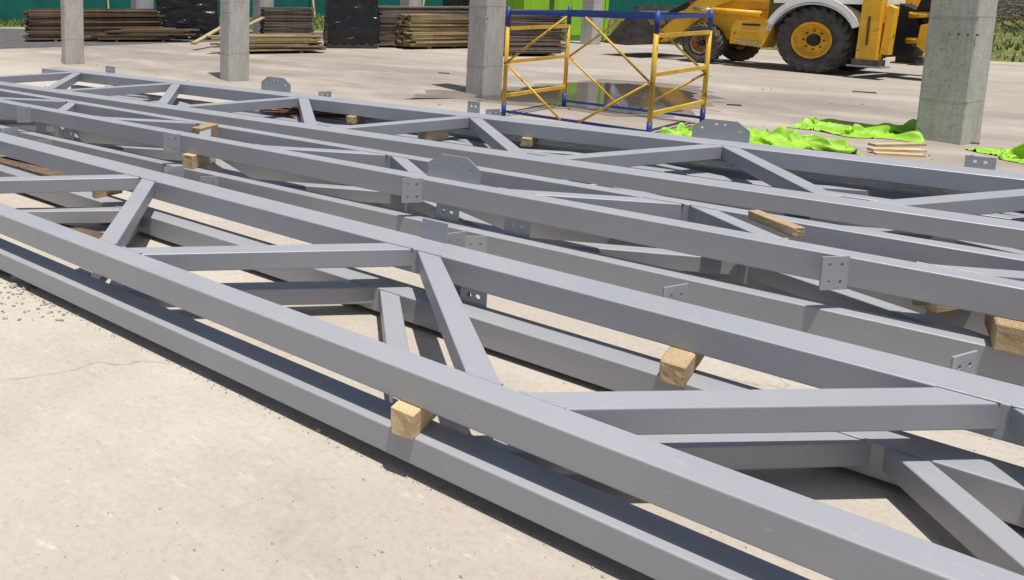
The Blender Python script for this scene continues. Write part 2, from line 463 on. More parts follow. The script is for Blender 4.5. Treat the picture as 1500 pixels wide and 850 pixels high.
# pebbles and grit lying on the concrete apron: too many to count
rp = random.Random(11); pv = []; pf = []
def ico(c, r, rnd, sq=.6):
    n = len(pv); m = Matrix.Rotation(rnd.uniform(0, 6.28), 3, 'Z')
    for v in ((1, 0, 0), (-1, 0, 0), (0, 1, 0), (0, -1, 0), (0, 0, 1), (0, 0, -1)):
        q = m @ Vector((v[0] * r * rnd.uniform(.6, 1.3), v[1] * r * rnd.uniform(.6, 1.3), v[2] * r * sq * rnd.uniform(.7, 1.2)))
        pv.append(Vector(c) + q)
    for f in ((0, 2, 4), (2, 1, 4), (1, 3, 4), (3, 0, 4), (2, 0, 5), (1, 2, 5), (3, 1, 5), (0, 3, 5)): pf.append(tuple(i + n for i in f))
for k in range(700):
    px = rp.uniform(-40, 1540); py = rp.uniform(130, 900)
    p = W(px, py)
    ico((p.x, p.y, .002), abs(rp.gauss(.001, .0016)) + .0010, rp)
for k in range(120):
    p = W(rp.uniform(0, 1500), rp.uniform(90, 240)); ico((p.x, p.y, .006), rp.uniform(.008, .03), rp)
for k in range(520):
    px = rp.uniform(-60, 1000); t_ = abs(rp.gauss(0, 1)); p = W(px, 405 + .478 * px + 6 * t_)
    ico((p.x, p.y, .003), rp.uniform(.0015, .006) * (1.6 if px < 120 else 1), rp)
for k in range(160):
    p = W(rp.uniform(-60, 110), rp.uniform(398, 470)); ico((p.x, p.y, .004), rp.uniform(.003, .014), rp)
gro = link('gravel', mesh_from(pv, pf, STONE, 'gravel')); tag(gro, 'fine pale grit scattered over the concrete yard', 'gravel', kind='stuff')

# ---------------------------------------------------------------- steel trusses
def rrect(w, h, r, seg=3):
    """rounded rectangle, section in (side, up), top at 0"""
    pts = []
    for cx, cz, a0 in ((w / 2 - r, -r, 0), (-w / 2 + r, -r, 90), (-w / 2 + r, -h + r, 180), (w / 2 - r, -h + r, 270)):
        for k in range(seg + 1):
            a = R(a0 + 90 * k / seg); pts.append((cx + r * math.cos(a), cz + r * math.sin(a)))
    return pts
def hollow(name, a, b, w, h, parent, r=.007, mat=None, dz=0.0):
    """hollow-section bar with rounded corners; a, b = ends of the top centre line"""
    a = Vector(a); b = Vector(b); d = (b - a).normalized(); sd = Vector((-d.y, d.x, 0)); 
    sec = rrect(w, h, r); n = len(sec); vs = []; fs = []
    for p in (a, b):
        for (s, u) in sec: vs.append(p + sd * s + Vector((0, 0, u + dz)))
    for i in range(n):
        j = (i + 1) % n; fs.append((i, j, j + n, i + n))
    fs.append(tuple(range(n))); fs.append(tuple(range(2 * n - 1, n - 1, -1)))
    bm = bmesh.new(); bv = [bm.verts.new(v) for v in vs]
    for f in fs: bm.faces.new([bv[i] for i in f])
    me = bm_mesh(bm, mat or STEEL, name)
    return link(name, me, parent)
def plate(name, outline, holes, t, origin, ux, uy, parent, mat=None):
    """flat steel plate: outline and round holes in plate axes ux, uy; thickness t"""
    ux = Vector(ux).normalized(); uy = Vector(uy).normalized(); nn = ux.cross(uy)
    bm = bmesh.new(); edges = []
    def loop(pts):
        vv = [bm.verts.new((p[0], p[1], 0)) for p in pts]
        for i in range(len(vv)): edges.append(bm.edges.new((vv[i], vv[(i + 1) % len(vv)])))
    loop(outline)
    for (hx, hy, hr) in holes:
        loop([(hx + hr * math.cos(2 * math.pi * k / 10), hy + hr * math.sin(2 * math.pi * k / 10)) for k in range(10)])
    bmesh.ops.triangle_fill(bm, use_beauty=True, use_dissolve=False, edges=edges)
    ex = bmesh.ops.extrude_face_region(bm, geom=list(bm.faces))
    bmesh.ops.translate(bm, verts=[v for v in ex['geom'] if isinstance(v, bmesh.types.BMVert)], vec=(0, 0, t))
    M = Matrix((ux, uy, nn)).transposed(); o = Vector(origin)
    for v in bm.verts: v.co = o + M @ Vector((v.co.x, v.co.y, v.co.z - t / 2))
    return link(name, bm_mesh(bm, mat or STEEL, name), parent)
def weld(a, b, parent, r=.0075):
    a = Vector(a); b = Vector(b); d = b - a; L = d.length; n = max(4, int(L / .012)); rr = random.Random(int(L * 9999) + int(a.x * 777))
    vs = []; fs = []; dn = d.normalized(); sd = Vector((-dn.y, dn.x, 0)); m = 6
    for i in range(n + 1):
        p = a + d * (i / n); q = r * rr.uniform(.7, 1.25)
        for k in range(m):
            t = 2 * math.pi * k / m; vs.append(p + sd * q * math.cos(t) + Vector((0, 0, q * .7 * math.sin(t))))
    for i in range(n):
        for k in range(m): fs.append((i * m + k, i * m + (k + 1) % m, (i + 1) * m + (k + 1) % m, (i + 1) * m + k))
    return link('weld_bead', mesh_from(vs, fs, STEEL, 'weld_bead', True), parent)

class Truss:
    def __init__(s, label, y0, z, rot, xa, xb, near, far, web, depth, near_nodes, far_nodes, off=.09, welds=True, foff=None):
        """y0: front face of near chord at x=0; near/far = (width,height); depth = front face of near to front face of far chord"""
        s.root = empty('steel_truss', (0, y0, z), R(rot), label, 'steel truss', 'grey painted steel trusses stacked in the yard')
        s.z = z; s.depth = depth; s.near = near; s.far = far
        s.M = Matrix.Translation((0, y0, z)) @ Matrix.Rotation(R(rot), 4, 'Z'); s.Mi = s.M.inverted()
        nw, nh = near; fw, fh = far; ww, wh = web
        hollow('chord', (xa, nw / 2, 0), (xb, nw / 2, 0), nw, nh, s.root)
        hollow('chord', (xa - .02, depth + fw / 2, 0), (xb + .03, depth + fw / 2, 0), fw, fh, s.root)
        yn = nw; yf = depth
        for xn in near_nodes:
            for xf in far_nodes:
                if abs(xn - xf) > .75 * abs(far_nodes[1] - far_nodes[0]): continue
                sg = 1 if xf > xn else -1
                A = Vector((xn + sg * off, yn - .035, -.003)); B = Vector((xf - sg * (off if foff is None else foff), yf + .04, -.003))
                hollow('web_member', A, B, ww, wh, s.root, .006)
                if welds:
                    d = (B - A).normalized(); hw = ww / 2 / max(.35, abs(d.y))
                    for P, yy in ((A, yn), (B, yf)):
                        t = (yy - A.y) / d.y; c = A + d * t
                        weld((c.x - hw, yy, -.001), (c.x + hw, yy, -.001), s.root)
    def loc(s, p):
        return s.Mi @ Vector(p)
    def at(s, px, py, z):   # local point from photo pixel on a plane of height z
        return s.loc(W(px, py, z))
    def standing(s, x, y, w, h, holes=2):
        """small plate standing on a chord, parallel with it, two bolt holes"""
        hs = [(w * .33, h * .56, .0135), (w * .67, h * .56, .0135)] if holes == 2 else []
        return plate('cleat_plate', [(0, 0), (w, 0), (w, h), (0, h)], hs, .008, (x, y, -.002), (1, 0, 0), (0, 0, 1), s.root)
    def gusset(s, x, y, w, h):
        """chamfered connection plate standing on a chord, four bolt holes"""
        c = h * .42
        return plate('gusset_plate', [(0, 0), (w, 0), (w, h - c), (w - c * 1.3, h), (c * 1.3, h), (0, h - c)],
                     [(w * .17, h * .55, .011), (w * .42, h * .78, .011), (w * .57, h * .78, .011), (w * .83, h * .52, .013)], .010, (x, y, -.002), (1, 0, 0), (0, 0, 1), s.root)
    def cross(s, x, y, sgn, ln, z0, z1, four=True, dx=.70):
        """bracing cleat leaving the chord at a slant; sgn -1 towards the apron, +1 away from it"""
        w = ln; h = z1 - z0
        if four: hs = [(w * .28, h * .24, .0095), (w * .72, h * .24, .0095), (w * .28, h * .76, .0095), (w * .72, h * .76, .0095)]
        else: hs = [(w * .3, h * .62, .0095), (w * .72, h * .62, .0095)]
        return plate('bracing_cleat', [(0, 0), (w, 0), (w, h), (0, h)], hs, .008, (x, y, z0), (sgn * dx, sgn * math.sqrt(1 - dx * dx), 0), (0, 0, 1), s.root)

def nodes(first, step, lo, hi):
    out = []; k = first
    while k - step > lo: k -= step
    while k < hi: out.append(round(k, 3)); k += step
    return out
XA, XB = -9.6, 2.9
T2 = Truss('lower grey steel truss lying lowest of the stack beside the open concrete apron', 2.243, .165, 0, -9.5, 3.1, (.148, .108), (.165, .135), (.10, .095), 1.077, nodes(-1.135, 2.05, -9.3, 3), nodes(.085, 2.08, -9.3, 3), .13, True, .05)
T1 = Truss('upper grey steel truss of the stack beside the open concrete apron, resting on timber blocks', 2.27, .39, 0, XA, XB, (.132, .125), (.204, .135), (.108, .098), 1.16, nodes(-.90, 2.13, -9.3, 2.8), nodes(.395, 2.23, -9.3, 2.8), .07, True, .05)
Z4, Z3, Z5, Z6 = .464, .19, .41, .17
T3 = Truss('narrow grey steel truss under another narrow truss in the middle stack', 4.55, Z3, 1.8, -10.4, 3.4, (.125, .15), (.12, .15), (.10, .10), .565, nodes(.52, 2.24, -10.2, 3.2), nodes(-.54, 2.24, -10.2, 3.2), .05, False)
T4 = Truss('narrow grey steel truss on top of the middle stack with four-hole cleats along its side', 4.615, Z4, 1.7, -10.7, 3.6, (.128, .153), (.112, .145), (.105, .105), .525, nodes(-.07, 2.09, -10.4, 3.4), nodes(-.87, 2.08, -10.4, 3.4), .30, True, .05)
NN = ((.125, .13), (.12, .13), (.10, .10))
T6 = Truss('narrow grey steel truss in the shade under the near chord of the wide truss', 6.16, Z6, 4.0, -10.3, 3.6, *NN, .42, nodes(-.65, 2.1, -10.1, 3.4), nodes(.4, 2.1, -10.1, 3.4), .08, False)
T7 = Truss('narrow grey steel truss in the shade under the middle of the wide truss', 6.82, Z6, 4.0, -10.2, 3.5, *NN, .40, nodes(-.25, 2.1, -10.1, 3.4), nodes(.8, 2.1, -10.1, 3.4), .08, False)
T8 = Truss('narrow grey steel truss in the shade under the far chord of the wide truss', 7.46, Z6, 4.0, -10.2, 3.5, *NN, .40, nodes(-.9, 2.1, -10.1, 3.4), nodes(.15, 2.1, -10.1, 3.4), .08, False)
T5 = Truss('wide grey steel truss topping the far stack beside the yellow scaffold', 6.06, Z5, 3.9, -10.8, 3.8, (.22, .122), (.30, .15), (.128, .115), 1.73, [-10.6, -8.48, -6.37, -4.27, -2.18, -.09, 2.05], [-9.95, -7.77, -5.57, -3.33, -.97, 1.32, 3.5], .13, True, .03)

# cleats and gussets where the photograph shows them
for px, py in ((40, 158), (270, 196), (620, 262), (1245, 373)):
    p = T4.at(px, py, Z4); T4.cross(p.x, .006, -1, .15, -.168, .004)
p = T4.at(622, 262, Z4); T4.gusset(p.x - .02, .108, .38, .175)
p = T4.at(1700, 470, Z4); T4.gusset(p.x, .108, .38, .175)
p = T4.at(-420, 110, Z4); T4.gusset(p.x, .108, .38, .175)
# plates standing on the lower middle truss, under the upper one
for px, py in ((52, 196), (95, 205), (648, 326), (755, 345)):
    p = T3.at(px, py, Z3); T3.standing(p.x - .075, .118, .165, .115)
for px, py in ((718, 342), (330, 255), (76, 204)):
    p = T3.at(px, py, Z3); T3.cross(p.x, .006, -1, .16, -.148, -.004, False)
# far chord of the front upper truss: standing plate and cleats on its back face
p = T1.at(606, 358, .39); T1.standing(p.x - .02, T1.depth + .204 - .012, .15, .115)
for px, py in ((641, 358), (972, 434), (1393, 540), (1640, 604), (235, 255), (0, 195)):
    p = T1.at(px, py, .39); T1.cross(p.x - .0, T1.depth + .198, 1, .15, -.075, .045, False, .48)
# far chord of the back truss
bk = T5.depth + .30 - .015
p = T5.at(1015, 203, Z5); T5.gusset(p.x - .02, bk, .46, .19)
p = T5.at(386, 137, Z5); T5.gusset(p.x - .25, bk, .48, .19)
p = T5.at(683, 165, Z5); T5.standing(p.x, bk, .14, .135)
p = T5.at(1415, 245, Z5); T5.standing(p.x - .01, bk, .18, .098)
p = T5.at(24, 120, Z5); T5.standing(p.x, bk, .22, .11)
for px, py in ((712, 167), (458, 142)):
    p = T5.at(px, py, Z5); T5.cross(p.x, T5.depth + .295, 1, .17, -.06, .055, False)
# two-hole plate on the shaded truss below
p = T7.at(1032, 258, Z6); T7.standing(p.x, .06, .18, .11)
# lower front truss: plates hanging at the far chord
p = T2.at(612, 430, .165); T2.cross(p.x + .10, T2.depth + .163, 1, .15, -.07, .05, False)
p = T2.at(690, 445, .165); T2.standing(p.x - .06, T2.depth + .15, .14, .085)

# ---------------------------------------------------------------- timber blocks carrying the trusses
def timber(x, y, z0, h, w, ln, rz=90, label='', tilt=0.0, group='timber blocks between the trusses'):
    rr = random.Random(int(x * 1000) + int(y * 311))
    bm = bmesh.new(); bmesh.ops.create_cube(bm, size=1.0)
    for v in bm.verts:
        v.co = Vector((v.co.x * ln, v.co.y * w, v.co.z * h))
        if abs(v.co.x) > 0: v.co.x += rr.uniform(-.008, .008)
        v.co.y += rr.uniform(-.004, .004)
    bmesh.ops.bevel(bm, geom=list(bm.edges), offset=rr.uniform(.002, .006), segments=1, affect='EDGES')
    bmesh.ops.subdivide_edges(bm, edges=list(bm.edges), cuts=3, use_grid_fill=True)
    so_ = Vector((rr.uniform(0, 30), rr.uniform(0, 30), 0))
    for v in bm.verts:
        nz = mnoise.noise(v.co * 24 + so_)
        if abs(v.co.x) > ln * .45: v.co.x += .003 * nz + .0025 * mnoise.noise(v.co * 90 + so_)
        v.co.y += .0025 * mnoise.noise(v.co * 18 + so_ + Vector((5, 5, 5)))
    me = bm_mesh(bm, rr.choice((PINE, PINE2)), 'timber_block')
    o = link('timber_block', me); o.location = (x, y, z0 + h / 2); o.rotation_euler = (tilt, 0, R(rz))
    return tag(o, label, 'timber block', group)
# visible ones
p = W(592, 634, .165); timber(p.x + .0, 2.243 + .135, .165, .100, .085, .33, 92, 'sawn pine block between the two bottom chords beside the open apron')
p = W(987, 556, .165); timber(p.x + .005, 3.32 + .13, .165, .0905, .095, .36, 88, 'square pine block under the chord that carries the two-hole standing plate')
BH = Z4 - .153 - Z3 + .0005
p = W(1478, 513, Z3); timber(p.x + .01, p.y + .14, Z3, BH, .135, .36, 91, 'rough-sawn pine block with splintered end on the middle stack')
p = W(1412, 488, Z3); timber(p.x - .05, p.y + .38, Z3, BH, .11, .34, 60, 'short pine block behind the rough-sawn block of the middle stack')
p = W(278, 245, Z3); timber(p.x, p.y + .12, Z3, BH, .12, .34, 96, 'brown pine block under a four-hole cleat of the middle stack')
p = W(285, 196, Z4); timber(p.x - .12, p.y + .26, Z4 - .11, .135, .10, .30, 100, 'pine block wedged between the two chords of the top middle truss')
# loose batten across the top of the middle truss
p0 = W(1108, 322, Z4); p1 = W(1165, 345, Z4); mid = (p0 + p1) / 2
timber(mid.x, mid.y, Z4 - .001, .052, .07, .33, math.degrees(math.atan2(p1.y - p0.y, p1.x - p0.x)), 'short pine batten lying loose across the top of the middle truss', group='loose timber pieces')
p = W(140, 290, .165); timber(p.x, 3.47, .165, .0905, .07, .24, 85, 'small dark-stained pine block half hidden under the far chord')
p = W(632, 206, Z6); timber(p.x, p.y + .04, Z6, .119, .13, .34, 75, 'bright pine block inside the far stack under a diagonal')
p = W(773, 213, Z6); timber(p.x, p.y + .05, Z6, .09, .10, .30, 95, 'small pine block in the dark gap under the wide truss')
# bearers out of sight at the ends and along the hidden chords
hid = 'timber bearers under the ends of the trusses'
for x in (-8.6, 2.3):
    timber(x, 2.36, .165, .1, .09, .34, 90, 'pine bearer between the bottom chords out at the end of the front stack', group=hid)
    timber(x, 3.45, .165, .0905, .09, .36, 90, 'pine bearer between the top chords out at the end of the front stack', group=hid)
for x in (-8.4, -4.4, 1.9):
    timber(x, 2.345, 0, .0572, .10, .10, 90, 'low pine bearer on the ground under the lower front truss', group=hid)
    timber(x, 3.42, 0, .0305, .10, .24, 90, 'thin pine bearer on the ground under the lower front truss', group=hid)
for x in (-9.3, -3.6, 2.3):
    yy = 4.55 + x * math.tan(R(1.8))
    timber(x, yy + .38, 0, .0405, .10, .62, 92, 'thin pine bearer on the ground under the middle stack', group=hid)
    timber(x, yy + .64, Z3, .1295, .10, .16, 92, 'pine bearer between the far chords of the middle stack', group=hid)
    if x < -5: timber(x, yy + .06, Z3, BH, .10, .16, 92, 'pine bearer between the near chords of the middle stack', group=hid)
for x in (-9.2, -4.9, 1.9):
    yy = 6.16 + x * math.tan(R(4))
    timber(x, yy + .95, 0, .0405, .11, 1.8, 94, 'thin pine bearer on the ground under the far stack', group=hid)
    timber(x, yy + .05, Z6, .1185, .10, .22, 94, 'pine bearer between the near chords of the far stack', group=hid)
    timber(x, yy + 1.72, Z6, .0905, .10, .30, 94, 'pine bearer between the far chords of the far stack', group=hid)

def fpt(x, y): return Vector((x * math.cos(R(3.9)) - y * math.sin(R(3.9)), 6.06 + x * math.sin(R(3.9)) + y * math.cos(R(3.9)), 0))
fv = []; ff = []; FN = 60; FM = 10  # added black sheet: darkens the gaps under the far stack in place of deep shade
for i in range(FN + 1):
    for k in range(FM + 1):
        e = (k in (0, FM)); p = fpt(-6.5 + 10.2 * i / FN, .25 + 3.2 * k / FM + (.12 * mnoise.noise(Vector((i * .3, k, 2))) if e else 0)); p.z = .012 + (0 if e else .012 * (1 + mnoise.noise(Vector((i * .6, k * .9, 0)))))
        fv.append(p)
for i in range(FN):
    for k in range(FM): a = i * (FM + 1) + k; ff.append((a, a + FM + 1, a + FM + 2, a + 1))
fo = link('shade_sheet', mesh_from(fv, ff, WRAP, 'shade_sheet', True)); tag(fo, 'black sheet added on the ground as painted shade under the far stack', 'shade sheet')

# rusty bars lying inside the far stack
rb = empty('rebar_bundle', (W(395, 170, Z6).x, W(395, 170, Z6).y, Z6), 0, 'bundle of rusty steel bars lying inside the far stack', 'rebar')
d0 = Vector((W(395, 170, Z6))); d1 = Vector((W(560, 176, Z6)))
for k in range(9):
    q = random.Random(k + 40)
    off = Vector((q.uniform(-.05, .05), .02 + .035 * k, 0)); a = Vector((q.uniform(-.2, .1), 0, .012 + .020 * (k % 3))); b_ = (d1 - d0) + Vector((q.uniform(-.1, .4), 0, .012 + .02 * (k % 3)))
    MB().tube(a + off, b_ + off, .010, n=7).build('steel_bar', RUST, rb, True)

# old boards on the ground between the front and the middle stack
for k, (x, y, ln, an, lab, mt) in enumerate([(-6.6, 3.86, 3.2, 2, 'long brown board on the ground between the front and middle stacks', BROWNWOOD), (-5.4, 4.08, 2.8, 5, 'dark weathered board lying beside the long brown board', GREYWOOD),
        (-7.4, 4.28, 3.0, 1, 'grey board on the ground close along the middle stack', GREYWOOD), (-4.2, 4.3, 1.7, -6, 'short brown board lying crooked by the middle stack', BROWNWOOD), (-5.0, 2.86, 2.0, 12, 'dirty brown board under the lower front truss', BROWNWOOD)]):
    o = MB().box((0, 0, .0), (ln, .17, .035), bev=.004).build('old_board', mt); o.location = (x, y, .0185); o.rotation_euler = (0, 0, R(an)); tag(o, lab, 'board', 'old boards lying between the stacks')

# broken concrete under the near end of the front stack
rr = random.Random(21)
def rock(x, y, r, label, sq=.7, mat=STONE, group='rubble under the front truss'):
    bm = bmesh.new(); bmesh.ops.create_icosphere(bm, subdivisions=2, radius=1.0)
    sd = Vector((rr.uniform(0, 50), rr.uniform(0, 50), rr.uniform(0, 50)))
    for v in bm.verts:
        n = v.co.normalized(); k = 1 + .35 * mnoise.noise(n * 1.6 + sd) + .12 * mnoise.noise(n * 5 + sd)
        v.co = Vector((n.x * r * k * 1.25, n.y * r * k, n.z * r * k * sq))
    o = link('rubble_stone', bm_mesh(bm, mat, 'rubble_stone')); o.location = (x, y, r * sq * .55); o.rotation_euler = (0, 0, rr.uniform(0, 6))
    return tag(o, label, 'stone', group)
for k, (px, py, r) in enumerate([(4, 404, .035), (18, 412, .05), (34, 418, .028), (45, 424, .033), (58, 428, .022), (26, 427, .018), (72, 436, .02), (8, 424, .022), (-20, 402, .05), (86, 441, .014)]):
    p = W(px, py); rock(p.x, p.y + .05, r, 'broken concrete lump on the ground by the front truss', .6, STONE if k % 3 else DARKSTONE)
p = W(468, 632); rock(p.x, p.y, .011, 'small white pebble lying on the apron beside the front truss', .8)

# ---------------------------------------------------------------- concrete columns
def column(px_corner, py_corner, size, label, rot=-23, height=6.0):
    c = W(px_corner, py_corner)
    a = R(rot); ux = Vector((math.cos(a), math.sin(a), 0)); uy = Vector((-math.sin(a), math.cos(a), 0))
    ctr = c + (-ux + uy) * (size / 2)          # the picked pixel is the corner nearest the camera
    root = empty('concrete_column', (ctr.x, ctr.y, 0), a, label, 'column', 'concrete columns of the unfinished building')
    bm = bmesh.new(); bmesh.ops.create_cube(bm, size=1.0)
    for v in bm.verts: v.co = Vector((v.co.x * size, v.co.y * size, v.co.z * height + height / 2))
    bmesh.ops.bevel(bm, geom=[e for e in bm.edges if abs((e.verts[0].co - e.verts[1].co).normalized().z) > .9], offset=.016, segments=1, affect='EDGES')
    link('shaft', bm_mesh(bm, CONC, 'shaft'), root)
    rz_ = random.Random(int(px_corner))
    for zz in (.62 + rz_.uniform(-.1, .1), 1.55):
        MB().box((0, 0, zz), (size + .004, size + .004, .009)).build('formwork_seam', CONC, root)
    for k in range(4):
        MB().tube((-size * .02 + .085 * k, -size / 2 - .0015, 1.33 + rz_.uniform(-.01, .01)), (-size * .02 + .085 * k, -size / 2 + .01, 1.33), .014, n=8).build('tie_hole', DARKSTONE, root)
    return root
column(707, 141, .44, 'concrete column standing at the edge of the puddle beside the scaffold')
column(1409, 213, .47, 'concrete column standing beside the lime tarpaulin heap and the plank offcuts')
column(335, 120, .44, 'concrete column in front of the black wrapped bundle and loose boards')
column(96, 95, .44, 'concrete column in front of the long brown board stack')
column(200, 52, .70, 'far concrete column between the brown board stack and the black bundle')
column(380, 50, .66, 'far concrete column beside the weathered plank stack')
column(598, 51, .66, 'far concrete column behind the grey and yellow board stacks')
column(866, 66, .50, 'far concrete column between the lime cabin panels')

# ---------------------------------------------------------------- teal fence
fr = empty('fence', fence_pt(0), 0, 'teal corrugated sheet fence along the back of the yard', 'fence')
f0 = fence_pt(0)
def panel_mesh(w, h):
    n = 30; vs = []; fs = []
    for i in range(n + 1):
        x = w * i / n; k = i % 5; y = (.0, .028, .028, 0, 0)[k]
        vs += [(x, -y, 0), (x, -y, h)]
    for i in range(n): a = 2 * i; fs.append((a, a + 2, a + 3, a + 1))
    return mesh_from(vs, fs, TEAL, 'fence_sheet')
PM = panel_mesh(1.0, 2.2); PMp = MB().box((0, .06, 1.1), (.08, .06, 2.3)).mesh(GREYWOOD, 'post')
pts = [fence_pt(p) for p in range(-300, 1901, 10)]
acc = []; 
path = [pts[0]]; dist = 0
seg = 1.15
cur = pts[0].copy(); i = 1
while i < len(pts):
    if (Vector((pts[i].x, pts[i].y, 0)) - Vector((cur.x, cur.y, 0))).length < seg: i += 1; continue
    d = (pts[i] - cur); d2 = Vector((d.x, d.y, 0)).normalized(); nx = cur + d2 * seg; nx.z = pts[i].z
    acc.append((cur.copy(), nx.copy())); cur = nx
for k, (a, b_) in enumerate(acc):
    ang = math.atan2(b_.y - a.y, b_.x - a.x)
    o = link('fence_sheet', PM, fr, a - f0 + Vector((0, 0, -.05 + random.uniform(-.02, .03))), (0, 0, ang)); o.scale = (seg * 1.0, 1, 1)
    if k % 3 == 0: link('post', PMp, fr, a - f0, (0, 0, ang))
# timber props leaning on the fence
for px, tx in ((461, 453), (617, 624), (160, 157)):
    a = fence_pt(px) ; a = a + (Vector((0, 0, HC)) - a) * .03; b_ = fence_pt(tx); a.z = fence_pt(px).z - .05; b_.z += 2.1
    o = empty('timber_prop', a, 0, 'pale timber prop leaning against the teal fence', 'prop', 'props leaning on the fence')
    MB().bar((0, 0, 0), b_ - a, .09, .09).build('pole', YELWOOD, o)

# ---------------------------------------------------------------- lumber and wrapped goods
def lumber(label, px, py, rot, L, n_wide, layers, bw, bt, mat, jit=.05, name='board_stack', zgap=.010, slope=0.0, anchor='left', group='board stacks at the back of the yard', z=0.0, depth=None):
    p = W(px, py) if depth is None else DP(px, depth)
    p.z = z
    root = empty(name, p, R(rot), label, 'board stack', group)
    rq = random.Random(int(px * 13 + py))
    variants = []
    for k in range(5):
        l2 = L * rq.uniform(.93, 1.03)
        vs = []
        ns = 4
        sag = rq.uniform(-.01, .01)
        for s in range(ns + 1):
            x = l2 * s / ns; zz = sag * math.sin(math.pi * s / ns)
            vs += [(x, 0, zz), (x, bw, zz + rq.uniform(-.002, .002)), (x, bw, zz + bt), (x, 0, zz + bt)]
        fs = [(0, 3, 2, 1), (4 * ns, 4 * ns + 1, 4 * ns + 2, 4 * ns + 3)]
        for s in range(ns):
            a = 4 * s
            for i in range(4):
                j = (i + 1) % 4; fs.append((a + i, a + j, a + 4 + j, a + 4 + i))
        bm = bmesh.new(); bv = [bm.verts.new(v) for v in vs]
        for f in fs: bm.faces.new([bv[i] for i in f])
        variants.append(bm_mesh(bm, mat, 'board'))
    # two bearers
    for xx in (.18, .78):
        MB().box((L * xx, n_wide * bw / 2, .04), (.09, n_wide * bw, .08)).build('bearer', GREYWOOD, root)
    for j in range(layers):
        for i in range(n_wide):
            if j == layers - 1 and rq.random() < .3: continue
            o = link('board', rq.choice(variants), root, (rq.gauss(0, jit), i * (bw + .006) + rq.gauss(0, .022), .08 + j * (bt + zgap) + slope * j), (rq.gauss(0, .025), rq.gauss(0, .005), rq.gauss(0, .018)))
    return root
lumber('long stack of brown boards with dark board ends beside the asphalt road', 44, 62, 62, 4.6, 5, 17, .20, .05, BROWNWOOD, .07)
lumber('low heap of dark boards lying beside the long brown stack', 150, 62, 50, 2.6, 5, 6, .2, .05, BROWNWOOD, .25)
lumber('weathered plank stack beside a far column and the grass bank', 386, 57, 48, 1.9, 5, 20, .2, .045, GREYWOOD, .03)
lumber('yellowish loose boards heaped crookedly before the weathered plank stack', 338, 80, 58, 2.7, 5, 8, .18, .045, YELWOOD, .22)
lumber('dark weathered boards stacked high next to the black wrapped pallet', 553, 70, 44, 3.2, 4, 21, .22, .05, GREYWOOD, .12)
lumber('yellow board stack with ragged board ends by the puddle-side column', 600, 73, 63, 4.2, 5, 17, .17, .05, YELWOOD, .07)
lumber('grey panel stack behind the yellow scaffold', 731, 83, 46, 1.95, 3, 24, .42, .042, GREYWOOD, .025)
# loose boards leaning on the heap
for (pxa, pya, za), (pxb, pyb, zb), lab in [((283, 74, .2), (352, 62, .75), 'pale loose board slanting up beside the black wrapped bundle'), ((360, 62, .55), (409, 52, .9), 'pale loose board sticking out above the crooked heap')]:
    a = W(pxa, pya, 0); b_ = W(pxb, pyb, 0); b_ = a + (b_ - a).normalized() * min((b_ - a).length, 3.2)
    a.z = za; b_.z = zb
    o = empty('loose_board', a, 0, lab, 'board'); MB().bar((0, 0, 0), b_ - a, .16, .05).build('plank', YELWOOD, o)

def wrapped(label, px, py, w, d, h, rot, pallet=True):
    p = W(px, py); root = empty('wrapped_pallet', p, R(rot), label, 'pallet', 'black wrapped pallets at the back of the yard')
    z0 = .14 if pallet else .02
    bm = bmesh.new(); bmesh.ops.create_cube(bm, size=1.0); bmesh.ops.subdivide_edges(bm, edges=list(bm.edges), cuts=19, use_grid_fill=True)
    s = Vector((px * .01, py * .01, 0))
    for v in bm.verts:
        q = Vector((v.co.x, v.co.y, v.co.z)); n = Vector((q.x, q.y, 0)).normalized()
        taper = 1.0 - .06 * (q.z + .5)
        r = .06 * mnoise.noise(Vector((q.x * 5, q.y * 5, q.z * 12)) + s) + .03 * mnoise.noise(Vector((q.x * 11, q.y * 11, q.z * 25)) + s) + .06 * mnoise.noise(q * 2.5 + s)
        v.co = Vector((q.x * w * taper + n.x * r + w / 2, q.y * d * taper + n.y * r + d / 2, z0 + (q.z + .5) * h + .02 * mnoise.noise(q * 6 + s)))
    link('film_wrap', bm_mesh(bm, WRAP, 'film_wrap', True), root)
    if pallet:
        for k in range(3):
            MB().box((w / 2, d * (.08 + .42 * k), .065), (w, .10, .09)).build('bearer', GREYWOOD, root)
        for k in range(6):
            MB().box((w * (.06 + .175 * k), d / 2, .125), (.13, d, .028)).build('deck_board', GREYWOOD, root)
    return root
wrapped('tall black film-wrapped pallet load with torn film at its foot', 480, 71, 1.62, 1.1, 2.3, 43)
wrapped('squat black film-wrapped bundle behind the concrete column', 226, 58, 2.3, 1.3, 1.5, 44, False)
wrapped('black film-wrapped load far behind the grey and yellow board stacks', 655, 50, 1.3, 1.0, 1.6, 43)

# ---------------------------------------------------------------- lime cabin behind the scaffold
cb = empty('site_cabin', DP(766, 28.5), R(43), 'lime green ribbed site cabin behind the yellow scaffold', 'cabin')
CWd = 3.2; CH = 2.5
for k in range(6):
    wv = CWd / 6
    vs = []; fs = []; n = 6
    for i in range(n + 1):
        x = wv * i / n; y = (0, .03, .03, 0, 0, 0, 0)[i]
        vs += [(x, y, 0), (x, y, CH - .3)]
    for i in range(n): a = 2 * i; fs.append((a, a + 2, a + 3, a + 1))
    link('wall_sheet', mesh_from(vs, fs, LIMEPAINT, 'wall_sheet'), cb, (k * wv, 0, .22))
MB().box((CWd / 2, 1.2, .11), (CWd + .1, 2.45, .22)).build('base_frame', simple('lime_dark_frame', (.10, .22, .02), .6), cb)
MB().box((CWd / 2, 1.2, CH), (CWd + .12, 2.5, .16)).build('roof', LIMEPAINT, cb)
